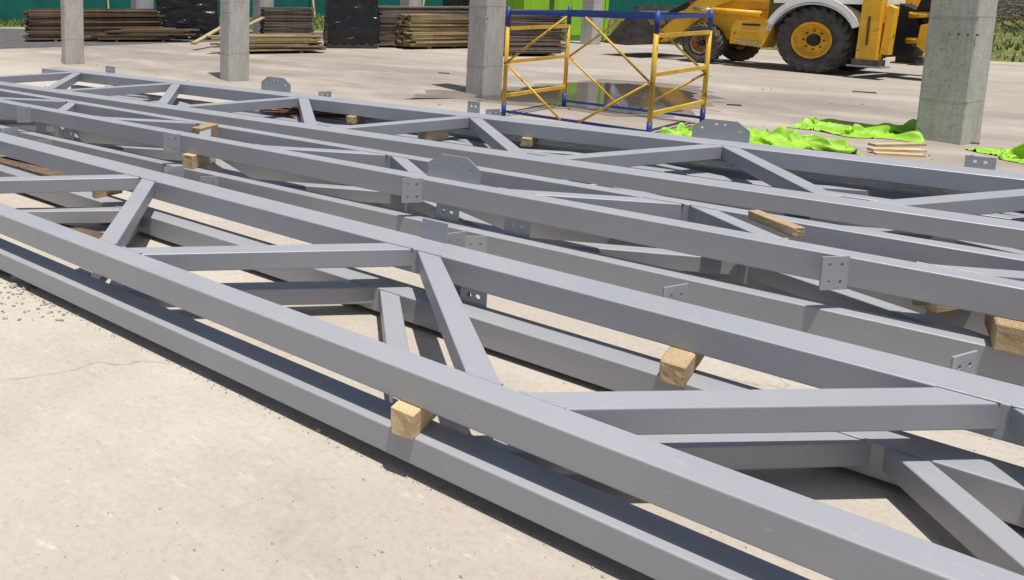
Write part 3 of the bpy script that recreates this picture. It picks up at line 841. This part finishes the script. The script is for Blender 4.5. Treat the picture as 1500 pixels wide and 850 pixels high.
MB().box((CWd / 2, 1.25, CH / 2 + .1), (CWd - .08, 2.3, CH - .35)).build('shell', LIMEPAINT, cb)
for xx in (.0, CWd): MB().box((xx, .0, CH / 2), (.10, .10, CH)).build('corner_post', LIMEPAINT, cb)
MB().box((1.05, -.03, 1.2), (.16, .04, 1.9)).build('downpipe', simple('dark_green_pipe', (.05, .12, .015), .5), cb)

# ---------------------------------------------------------------- scaffold
sc = empty('scaffold', (-4.113, 10.121, 0), R(81.06 - 90), 'short yellow scaffold section with blue rails standing by the puddle', 'scaffold')
# local x = along (1.972), local y = frame width (1.732)
SL, SW, SH = 1.972, 1.732, 1.522
for sx in (0, SL):
    for sy in (0, SW):
        MB().tube((sx, sy, .20), (sx, sy, SH - .20), .029, n=12).build('post', SCAFY, sc, True)
        MB().tube((sx, sy, 0), (sx, sy, .22), .032, n=12).build('foot_socket', SCAFB, sc, True)
        MB().tube((sx, sy, SH - .22), (sx, sy, SH + .05), .032, n=12).build('top_socket', SCAFB, sc, True)
        MB().tube((sx, sy, 0), (sx, sy, .012), .06, n=12).build('foot_plate', SCAFB, sc)
    for zz in (.32, .80, 1.27):
        MB().bar((sx, 0, zz), (sx, SW, zz), .035, .05).build('rung', SCAFY, sc)
for sy in (0, SW):
    MB().bar((0, sy, .10), (SL, sy, .10), .03, .035).build('bottom_rail', SCAFB, sc)
    MB().bar((0, sy, SH - .03), (SL, sy, SH - .03), .04, .055).build('top_rail', SCAFB, sc)
for sx in (0, SL):
    MB().bar((sx, 0, SH - .03), (sx, SW, SH - .03), .035, .05).build('top_rail', SCAFB, sc)
yb = .045
def brace(a, b_): MB().tube(a, b_, .016, n=8).build('brace', SCAFY, sc, True)
# scissor braces from mid posts towards the middle of the rails, as in the photograph
for sy, o in ((0, -.03), (SW, .03)):
    brace((.03, sy + o, .78), (.86, sy + o, .10)); brace((.03, sy + o, .80), (.86, sy + o, SH - .06))
    brace((SL - .03, sy + o, .70), (SL - .86, sy + o, .10)); brace((SL - .03, sy + o, .72), (SL - .86, sy + o, SH - .06))
    for x, z in ((.0, .79), (SL, .71)): MB().tube((x, sy - .04, z), (x, sy + .04, z), .016, n=8).build('brace_bolt', RUST, sc, True)

# ---------------------------------------------------------------- tarpaulins
def crumple(seed, lx, ly, shrink, nx, ny, frames=26):
    """drop a buckled sheet of cloth on the ground and return the settled mesh"""
    fl = link('drop_floor', mesh_from([(-4, -4, 0), (4, -4, 0), (4, 4, 0), (-4, 4, 0)], [(0, 1, 2, 3)], None))
    fl.modifiers.new('c', 'COLLISION'); fl.collision.thickness_outer = .012; fl.collision.cloth_friction = 30
    vs = []; fs = []; s = Vector((seed * 7.3, seed * 3.1, 0))
    for j in range(ny + 1):
        for i in range(nx + 1): vs.append(((i / nx - .5) * lx, (j / ny - .5) * ly, 0))
    for j in range(ny):
        for i in range(nx): a = j * (nx + 1) + i; fs.append((a, a + 1, a + nx + 2, a + nx + 1))
    o = link('drop_cloth', mesh_from(vs, fs, None))
    o.shape_key_add(name='flat'); k = o.shape_key_add(name='start')
    for i, v in enumerate(vs):
        p = Vector((v[0], v[1], 0))
        z = .30 + .22 * mnoise.noise(p * 1.7 + s) + .09 * mnoise.noise(p * 3.6 + s)
        wob = 1 - .35 * abs(v[0] / lx) + .3 * mnoise.noise(Vector((v[0] * 1.6, seed, 0)))
        k.data[i].co = (v[0] * shrink + .15 * mnoise.noise(p * 2.0 + s + Vector((9, 0, 0))), v[1] * shrink * wob + .15 * mnoise.noise(p * 2.0 + s + Vector((0, 9, 0))) + .10 * math.sin(v[0] * 2 + seed), z)
    k.value = 1.0
    m = o.modifiers.new('cloth', 'CLOTH'); st = m.settings
    st.quality = 5; st.mass = .25; st.tension_stiffness = 25; st.compression_stiffness = 25; st.shear_stiffness = 10; st.bending_stiffness = 1.2
    st.air_damping = 2; st.rest_shape_key = o.data.shape_keys.key_blocks['flat']
    m.collision_settings.distance_min = .01; m.collision_settings.use_self_collision = False
    m.point_cache.frame_start = 1; m.point_cache.frame_end = frames
    for f in range(1, frames + 1): scene.frame_set(f)
    ev = o.evaluated_get(bpy.context.evaluated_depsgraph_get()); co = [v.co.copy() for v in ev.data.vertices]
    scene.frame_set(1); bpy.data.objects.remove(o); bpy.data.objects.remove(fl)
    return co, fs
def tarp(label, pa, pb, width, seed, zs=1.2):
    A = W(*pa); B = W(*pb); L = (B - A).length; sh = .66
    co, fs = crumple(seed, L / sh, width / sh, sh, 84, 46)
    zmin = min(c.z for c in co)
    me = mesh_from([Vector((c.x, c.y, .004 + (c.z - zmin) * zs)) for c in co], fs, LIME, 'tarpaulin', True)
    o = link('tarpaulin', me); o.location = ((A.x + B.x) / 2, (A.y + B.y) / 2, 0); o.rotation_euler = (0, 0, math.atan2(B.y - A.y, B.x - A.x))
    return tag(o, label, 'tarpaulin', 'lime tarpaulins lying by the trusses')
tarp('crumpled lime tarpaulin spread along the far truss at the foot of the scaffold', (978, 195), (1240, 216), 1.05, 1, 2.1)
tarp('bunched lime tarpaulin heaped against the foot of the concrete column', (1172, 181), (1346, 202), 1.1, 5, 1.9)
tarp('lime tarpaulin edge lying apart beyond the column and plank offcuts', (1462, 232), (1610, 240), 1.0, 9, 2.1)
# plank offcuts by the column
o = empty('plank_offcuts', W(1273, 224), 0, 'three pine plank offcuts stacked on the ground by the column', 'planks')
a = W(1273, 222); 
for k, (pa, pb, zz) in enumerate([((1280, 226), (1352, 230), .0), ((1274, 224), (1352, 226), .028), ((1276, 221), (1350, 220), .056)]):
    A = W(*pa) - W(1273, 224); B = W(*pb) - W(1273, 224); A.z = B.z = zz + .014
    MB().bar(A, B, .10, .027).build('plank', PINE, o)
for k, (px, py, l_) in enumerate([(1266, 136, .35), (1424, 211, .12), (650, 108, .25), (1075, 155, .2)]):
    p = W(px, py); o = MB().bar((-l_ / 2, 0, .012), (l_ / 2, .03, .012), .05, .02).build('wood_scrap', BROWNWOOD); o.location = p
    tag(o, ['dark wood scrap lying on the earth before the digger', 'short dark wood scrap at the foot of the column', 'dark wood scrap on the dusty yard before the board stacks', 'wood scrap on the damp earth behind the tarpaulin'][k], 'wood scrap', 'wood scraps on the yard')

# ---------------------------------------------------------------- backhoe digger
FW = Vector((-.927, .375, 0)).normalized(); LF = Vector((FW.y * -1, FW.x, 0))   # left of forward = towards the camera
rearc = W(1190, 107)
org = rearc - LF * .82
dg = empty('backhoe_digger', (org.x, org.y, 0), math.atan2(FW.y, FW.x), 'yellow backhoe digger with white rear mudguard and raised worn bucket', 'digger')
def lathe(profile, n=40):
    vs = []; fs = []; m = len(profile)
    for i in range(n):
        a = 2 * math.pi * i / n
        for (r, y) in profile: vs.append((r * math.cos(a), y, r * math.sin(a)))
    for i in range(n):
        k = (i + 1) % n
        for j in range(m - 1): fs.append((i * m + j, k * m + j, k * m + j + 1, i * m + j + 1))
    return vs, fs
def wheel(x, y, r, w, rim_r, lugs, side, rimmat=ORANGE):
    """side +1: outer face towards +y"""
    prof = [(rim_r, -w * .42), (r * .80, -w * .5), (r * .90, -w * .47), (r * .925, -w * .30), (r * .93, 0), (r * .925, w * .30), (r * .90, w * .47), (r * .80, w * .5), (rim_r, w * .42), (rim_r, -w * .42)]
    vs, fs = lathe(prof, 48)
    o = link('wheel', mesh_from(vs, fs, RUBBER, 'wheel', True), dg, (x, y, r))
    mb = MB()
    for k in range(lugs):
        for s in (-1, 1):
            a0 = 2 * math.pi * (k + (.5 if s > 0 else 0)) / lugs; n0 = 5; pv_ = []
            for t in range(n0 + 1):
                u = t / n0; a = a0 + .34 * u * (22.0 / lugs); yy = s * w * (.0 + .5 * u); rr_ = r * (1.0 if u < .75 else 1.0 - .12 * (u - .75) * 4)
                da = .5 * 2 * math.pi / lugs * .42
                for (ra, aa) in ((r * .86, a - da * 1.25), (rr_, a - da), (rr_, a + da), (r * .86, a + da * 1.25)):
                    pv_.append((ra * math.cos(aa), yy, ra * math.sin(aa)))
            ff = [(0, 1, 2, 3), (4 * n0 + 3, 4 * n0 + 2, 4 * n0 + 1, 4 * n0)]
            for t in range(n0):
                b0 = 4 * t
                for i in range(3): ff.append((b0 + i, b0 + i + 1, b0 + 4 + i + 1, b0 + 4 + i))
            mb.add(pv_, ff)
    mb.build('tread', RUBBER, o)['kind'] = 'stuff'
    s = side
    rp_ = [(rim_r * 1.03, s * w * .44), (rim_r * 1.0, s * w * .47), (rim_r * .93, s * w * .44), (rim_r * .88, s * w * .22), (rim_r * .70, s * w * .10), (rim_r * .66, s * w * .14), (rim_r * .40, s * w * .18), (.02, s * w * .18)]
    vs, fs = lathe(rp_, 36); link('rim', mesh_from(vs, fs, rimmat, 'rim', True), o)
    mb = MB().tube((0, s * w * .15, 0), (0, s * w * .36, 0), rim_r * .36, rim_r * .30, n=18); mb.build('hub', BLACKM, o)
    mb = MB()
    for k in range(8):
        a = 2 * math.pi * k / 8; mb.tube((rim_r * .52 * math.cos(a), s * w * .16, rim_r * .52 * math.sin(a)), (rim_r * .52 * math.cos(a), s * w * .24, rim_r * .52 * math.sin(a)), .02, n=6)
    mb.build('wheel_nuts', BLACKM, o)['kind'] = 'stuff'
    return o
wheel(0, .82, .775, .46, .415, 22, 1); wheel(0, -.82, .775, .46, .415, 22, -1)
wheel(2.64, .80, .53, .34, .27, 20, 1, simple('rusty_orange_rim', (.36, .17, .05), .7, .3, 9)); wheel(2.64, -.80, .53, .34, .27, 20, -1)
MB().box((1.25, 0, .78), (3.0, .62, .34), bev=.03).build('chassis', YELLOW, dg)
MB().box((0, 0, .77), (.34, 1.2, .34), bev=.04).build('rear_axle', BLACKM, dg)
MB().box((2.38, 0, .52), (.22, 1.2, .22), bev=.03).build('front_axle', BLACKM, dg)
# engine side frame and bonnet
MB().prism([(1.05, .72), (1.05, 1.42), (1.5, 1.46), (2.9, 1.38), (3.05, .95), (2.7, .80), (1.9, .62)], -.42, .42).build('engine_frame', YELLOW, dg)
MB().prism([(1.15, 1.42), (1.15, 1.88), (2.2, 1.80), (3.0, 1.62), (3.05, 1.38)], -.42, .42).build('bonnet', YELLOW, dg)
# fuel tank / step box on the near side and on the far side
for s in (1, -1):
    t = MB().prism([(.98, 1.16), (1.00, 1.22), (1.64, 1.16), (1.72, 1.02), (1.74, .58), (1.08, .52), (1.0, .72), (.88, 1.05)], s * .44, s * .98).build('step_box', YELLOW, dg)
    MB().box((1.36, s * 1.0, .92), (.62, .025, .035)).build('trim_strip', simple('pale_yellow_trim', (.75, .5, .08), .5) if s > 0 else YELLOW, t)
    MB().box((1.32, s * .99, 1.07), (.36, .03, .05)).build('latch', BLACKM, t)
    MB().box((1.36, s * .995, .62), (.5, .03, .10)).build('warning_plate', simple('worn_plate', (.5, .42, .2), .6, .4, 20), t)
MB().box((.72, .62, .78), (.18, .5, .75), rot=Matrix.Rotation(R(22), 3, 'Y')).build('battery_box', BLACKM, dg)
# loader arms, rams
for s in (1, -1):
    y = s * .62
    MB().prism([(.95, 1.62), (1.0, 1.86), (2.1, 1.98), (2.55, 1.78), (3.55, .78), (3.65, .52), (3.45, .46), (3.15, .62), (2.25, 1.50), (1.9, 1.66)], y - .09, y + .09).build('loader_arm', YELLOW, dg)
    MB().tube((1.25, s * .78, 1.34), (2.28, s * .78, 1.40), .075, n=14).build('lift_ram', YELLOW, dg, True)
    MB().tube((2.28, s * .78, 1.40), (2.75, s * .72, 1.44), .04, n=12).build('ram_rod', CHROME, dg, True)
    MB().bar((2.05, s * .50, 1.82), (2.95, s * .50, 1.55), .06, .10).build('tilt_link', simple('rusty_link', (.30, .12, .05), .7, .3, 9) if s > 0 else BLACKM, dg)
    MB().bar((2.7, s * .40, 1.75), (3.62, s * .40, 1.18), .07, .12).build('bucket_link', BLACKM, dg)
MB().tube((3.5, -.72, .6), (3.5, .72, .6), .07, n=12).build('arm_cross_tube', BLACKM, dg, True)
# front bucket: clam profile swept across the machine
bp = [(3.62, 1.24), (3.70, 1.30), (4.02, 1.34), (4.10, 1.26), (3.86, 1.12), (3.76, .82), (3.86, .52), (4.2, .42), (4.78, .40), (4.80, .36), (4.15, .33), (3.74, .38), (3.62, .60), (3.56, .95)]
bk_ = MB().prism(bp, -1.12, 1.12).build('loader_bucket', DARKMUD, dg)
for s in (1, -1):
    MB().prism([(3.6, 1.22), (4.05, 1.30), (4.75, .42), (4.75, .36), (3.75, .38), (3.6, .6)], s * 1.115, s * 1.145).build('bucket_cheek', DARKMUD, bk_)
for k in range(8): MB().box((4.86, -1.0 + 2.0 * k / 7, .385), (.18, .07, .045)).build('bucket_tooth', DARKMUD, bk_)
MB().box((3.98, 0, 1.42), (.10, 2.15, .10)).build('bucket_top_bar', DARKMUD, bk_)
MB().box((3.8, .35, .98), (.20, .9, .5)).build('bucket_hinge_block', BLACKM, bk_)
# white mudguards over the rear wheels
for s in (1, -1):
    n = 16; vs = []; fs = []
    for i in range(n + 1):
        a = R(12 + 146 * i / n); rr_ = .90
        for (dr, yy) in ((0, .50), (0, 1.08), (-.06, 1.09), (.035, 1.09), (.035, .50)):
            vs.append(((rr_ + dr) * math.cos(a) * 1.06, s * yy, .775 + (rr_ + dr) * math.sin(a) * .98))
    for i in range(n):
        b0 = i * 5
        for j in ((0, 1), (1, 2), (3, 4), (1, 3)): fs.append((b0 + j[0], b0 + j[1], b0 + 5 + j[1], b0 + 5 + j[0]))
    link('mudguard', mesh_from(vs, fs, WHITEP, 'mudguard', True), dg)
for s in (1, -1):
    mg = []
    for i in range(15):
        a = R(22 + 136 * i / 14); mg.append((.885 * math.cos(a) * 1.04, .775 + .885 * math.sin(a)))
    for i in range(15):
        a = R(158 - 136 * i / 14); mg.append((1.0 * math.cos(a) * 1.03, .775 + 1.02 * math.sin(a)))
    MB().prism(mg, s * 1.07, s * 1.10).build('mudguard_side', WHITEP, dg)
MB().prism([(-.95, 1.62), (-.95, 2.0), (.95, 2.0), (.92, 1.62)], -.95, .95).build('cab_floor', WHITEP, dg)
MB().box((0, 0, 1.2), (1.5, .95, .9)).build('transmission_block', BLACKM, dg)
# cab
cabp = MB()
for x, y in ((-.85, .78), (-.85, -.78), (.15, .80), (.15, -.80), (.95, .72), (.95, -.72)): cabp.bar((x, y, 1.95), (x * .92, y * .92, 2.85), .09, .09, (1, 0, 0))
cabp.build('cab_frame', BLACKM, dg)
MB().box((0, 0, 2.9), (1.95, 1.6, .14), bev=.05).build('cab_roof', WHITEP, dg)
for s in (1, -1):
    MB().box((.05, s * .76, 2.4), (1.7, .012, .84)).build('side_pane', GLASS, dg)
MB().box((.92, 0, 2.4), (.012, 1.4, .84)).build('front_pane', GLASS, dg)
MB().box((-.84, 0, 2.4), (.012, 1.4, .84)).build('rear_pane', GLASS, dg)
# cab step/dark lower side seen in front of the mudguard
MB().prism([(.70, 1.22), (.80, 2.0), (1.12, 2.0), (1.12, 1.2)], -.72, .72).build('cab_side_panel', simple('olive_cab_panel', (.10, .09, .03), .5), dg)
# rear frame, stabiliser towers, backhoe
for s in (1, -1):
    st = MB().prism([(-1.32, .42), (-1.32, 2.05), (-.98, 2.05), (-.94, .42)], s * .86, s * 1.10).build('stabiliser_tower', YELLOW, dg)
    MB().box((-1.13, s * 1.11, 1.05), (.04, .02, .62)).build('marking_strip', simple('dark_marking', (.12, .06, .02), .6, .6, 25) if s > 0 else BLACKM, st)
    MB().box((-1.14, s * .98, .36), (.50, .30, .13)).build('stabiliser_foot', DARKMUD, st)
    MB().box((-1.14, s * .98, .27), (.66, .36, .035)).build('foot_pad', simple('pad_steel', (.3, .29, .27), .5), st)
    MB().prism([(-1.48, .55), (-1.52, 1.55), (-1.40, 1.62), (-1.34, .55)], s * .80, s * 1.0).build('stabiliser_leg', YELLOW, dg)
MB().box((-1.18, 0, .92), (.22, 1.8, .9)).build('rear_frame', BLACKM, dg)
MB().box((-1.18, 0, 1.5), (.20, 1.8, .16)).build('slide_rail', YELLOW, dg)
MB().box((-1.18, 0, .55), (.20, 1.8, .14)).build('slide_rail', YELLOW, dg)
kp = MB().prism([(-1.3, .5), (-1.3, 1.65), (-1.62, 1.5), (-1.72, .95), (-1.6, .5)], -.26, .26).build('king_post', BLACKM, dg)
for zz in (.66, .85, 1.02, 1.18, 1.32): MB().tube((-1.5, -.30, zz), (-2.05, -.22, zz + .04), .035, n=8).build('hose', BLACKM, kp, True)
for zz in (.85, 1.4): MB().tube((-1.52, .30, zz), (-1.86, .34, zz + .02), .075, .06, n=12).build('swing_ram', YELLOW, dg, True)
MB().tube((-1.86, .34, .87), (-2.2, .36, .88), .035, n=10).build('ram_rod', CHROME, dg, True)
for dx, zz in ((-1.7, 1.12), (-1.9, 1.30), (-2.05, 1.02)): MB().box((dx, .12, zz), (.30, .34, .10)).build('valve_block', BLACKM, dg)
MB().prism([(-1.45, 1.2), (-1.55, 1.5), (-2.0, 3.2), (-2.25, 3.2), (-1.95, 1.6), (-1.75, 1.2)], -.13, .13).build('boom', BLACKM, dg)
MB().prism([(-1.90, 3.1), (-2.22, 3.1), (-2.36, 2.1), (-2.28, 1.2), (-2.16, .62), (-2.06, .60), (-1.98, 1.2), (-1.90, 2.2)], .20, .42).build('dipper_arm', YELLOW, dg)
MB().prism([(-1.95, 1.25), (-2.02, .72), (-1.9, .62), (-1.75, .75), (-1.78, 1.2)], .15, .45).build('bucket_lever', YELLOW, dg)
bh = MB().prism([(-1.62, .84), (-2.40, .86), (-2.5, .66), (-2.42, .52), (-2.0, .34), (-1.75, .33), (-1.70, .42), (-2.02, .50), (-2.1, .62), (-1.62, .72)], -.28, .32).build('digging_bucket', DARKMUD, dg)
for k in range(4): MB().box((-1.66, -.2 + .15 * k, .34), (.20, .06, .05)).build('bucket_tooth', DARKMUD, bh)

# the front half is stretched to the photographed wheelbase
def stretch(o):
    for c in o.children:
        if c.name.startswith('wheel'): continue
        for v in c.data.vertices:
            if v.co.x > 1.0: v.co.x = 1.0 + (v.co.x - 1.0) * 1.17
        stretch(c)
stretch(dg)

# ---------------------------------------------------------------- brushwood heap at the foot of the fence
bp0 = W(1440, 62); br = empty('brushwood_heap', bp0, 0, 'heap of dry grey-brown branches on the bank beyond the concrete column', 'brushwood')
rb_ = random.Random(5)
hr = (DP(1640, 30) - DP(1400, 30)); hx = Vector((hr.x, hr.y, 0)).normalized(); hy = Vector((-hx.y, hx.x, 0))
base = DP(1420, 29.0) - bp0
def branch(k):
    L = rb_.uniform(1.0, 2.8); x = rb_.uniform(-1.2, 5.5); y = rb_.uniform(-.6, 1.3); z = rb_.uniform(.35, 1.9)
    an = rb_.gauss(0.35, .5); d = hx * math.cos(an) * L + Vector((0, 0, math.sin(an) * L * .6)) + hy * rb_.gauss(0, .4)
    a = base + hx * x + hy * y + Vector((0, 0, z)); mb = MB(); p = a; n = 3; r = rb_.uniform(.014, .04)
    for i in range(n):
        q = p + d / n + Vector((rb_.gauss(0, .05), rb_.gauss(0, .05), rb_.gauss(0, .06))); mb.tube(p, q, r * (1 - .25 * i), r * (1 - .25 * (i + 1)), n=5, caps=False); p = q
        if rb_.random() < .8:
            t = q + (d / n).lerp(Vector((rb_.gauss(0, .3), rb_.gauss(0, .3), rb_.uniform(-.1, .4))), .6); mb.tube(q, t, r * .5, r * .2, n=4, caps=False)
    return mb.build('branch', TWIG, br)
for k in range(130): branch(k)
tw = MB()
for k in range(900):
    x = rb_.uniform(-1.4, 6.0); y = rb_.uniform(-.5, 1.4); z = rb_.uniform(.2, 1.9); a = base + hx * x + hy * y + Vector((0, 0, z))
    tw.tube(a, a + hx * rb_.gauss(.2, .35) + hy * rb_.gauss(0, .2) + Vector((0, 0, rb_.gauss(0, .2))), .009, .003, n=3, caps=False)
t_ = tw.build('twigs', TWIG, br); t_['kind'] = 'stuff'

# ---------------------------------------------------------------- trees beyond the fence
LEAF = simple('tree_leaves', (.06, .105, .02), .65, .35, 1.2, 0, 0, .3, 'World')
BARK = simple('tree_bark', (.11, .085, .065), .9, .3, 6, .5)
def tree_meshes(seed):
    q = random.Random(seed); tr = MB(); tips = []
    tr.tube((0, 0, 0), (.1, .05, 2.6), .22, .16, n=9); tr.tube((.1, .05, 2.6), (.0, .2, 6.5), .16, .06, n=8)
    for k in range(9):
        a = q.uniform(0, 6.28); z = q.uniform(2.0, 6.0); L = q.uniform(1.4, 2.8)
        e = Vector((math.cos(a) * L, math.sin(a) * L, z + q.uniform(.5, 1.8))); tr.tube((.06, .1, z), e, .075, .03, n=6); tips.append(e)
    vs = []; fs = []
    cl = [t + Vector((q.gauss(0, .5), q.gauss(0, .5), q.gauss(0, .4))) for t in tips for _ in range(3)] + [Vector((q.gauss(0, .8), q.gauss(0, .8), q.uniform(5, 8))) for _ in range(8)]
    for c in cl:
        r = q.uniform(.6, 1.1)
        for _ in range(75):
            d = Vector((q.gauss(0, 1), q.gauss(0, 1), q.gauss(0, .8))).normalized() * r * q.random() ** .4; p = c + d
            u = Vector((q.gauss(0, 1), q.gauss(0, 1), q.gauss(0, 1))).normalized() * q.uniform(.07, .14); v = u.orthogonal().normalized() * q.uniform(.05, .09); n = len(vs)
            vs += [p - u, p + v, p + u, p - v]; fs.append((n, n + 1, n + 2, n + 3))
    return tr.mesh(BARK, 'trunk', True), mesh_from(vs, fs, LEAF, 'crown')
tms = [tree_meshes(s_) for s_ in (1, 2, 3)]
qt = random.Random(9)
for k in range(15):
    px = -250 + 145 * k + qt.uniform(-30, 30); a = DP(px, 44 + qt.uniform(0, 7), .6 if px > 300 else .1)
    o = empty('tree', a, qt.uniform(0, 6), 'leafy green tree standing beyond the teal fence', 'tree', 'trees beyond the fence'); sc_ = qt.uniform(.85, 1.3); o.scale = (sc_, sc_, sc_)
    tm = tms[k % 3]; link('trunk', tm[0], o); link('crown', tm[1], o)
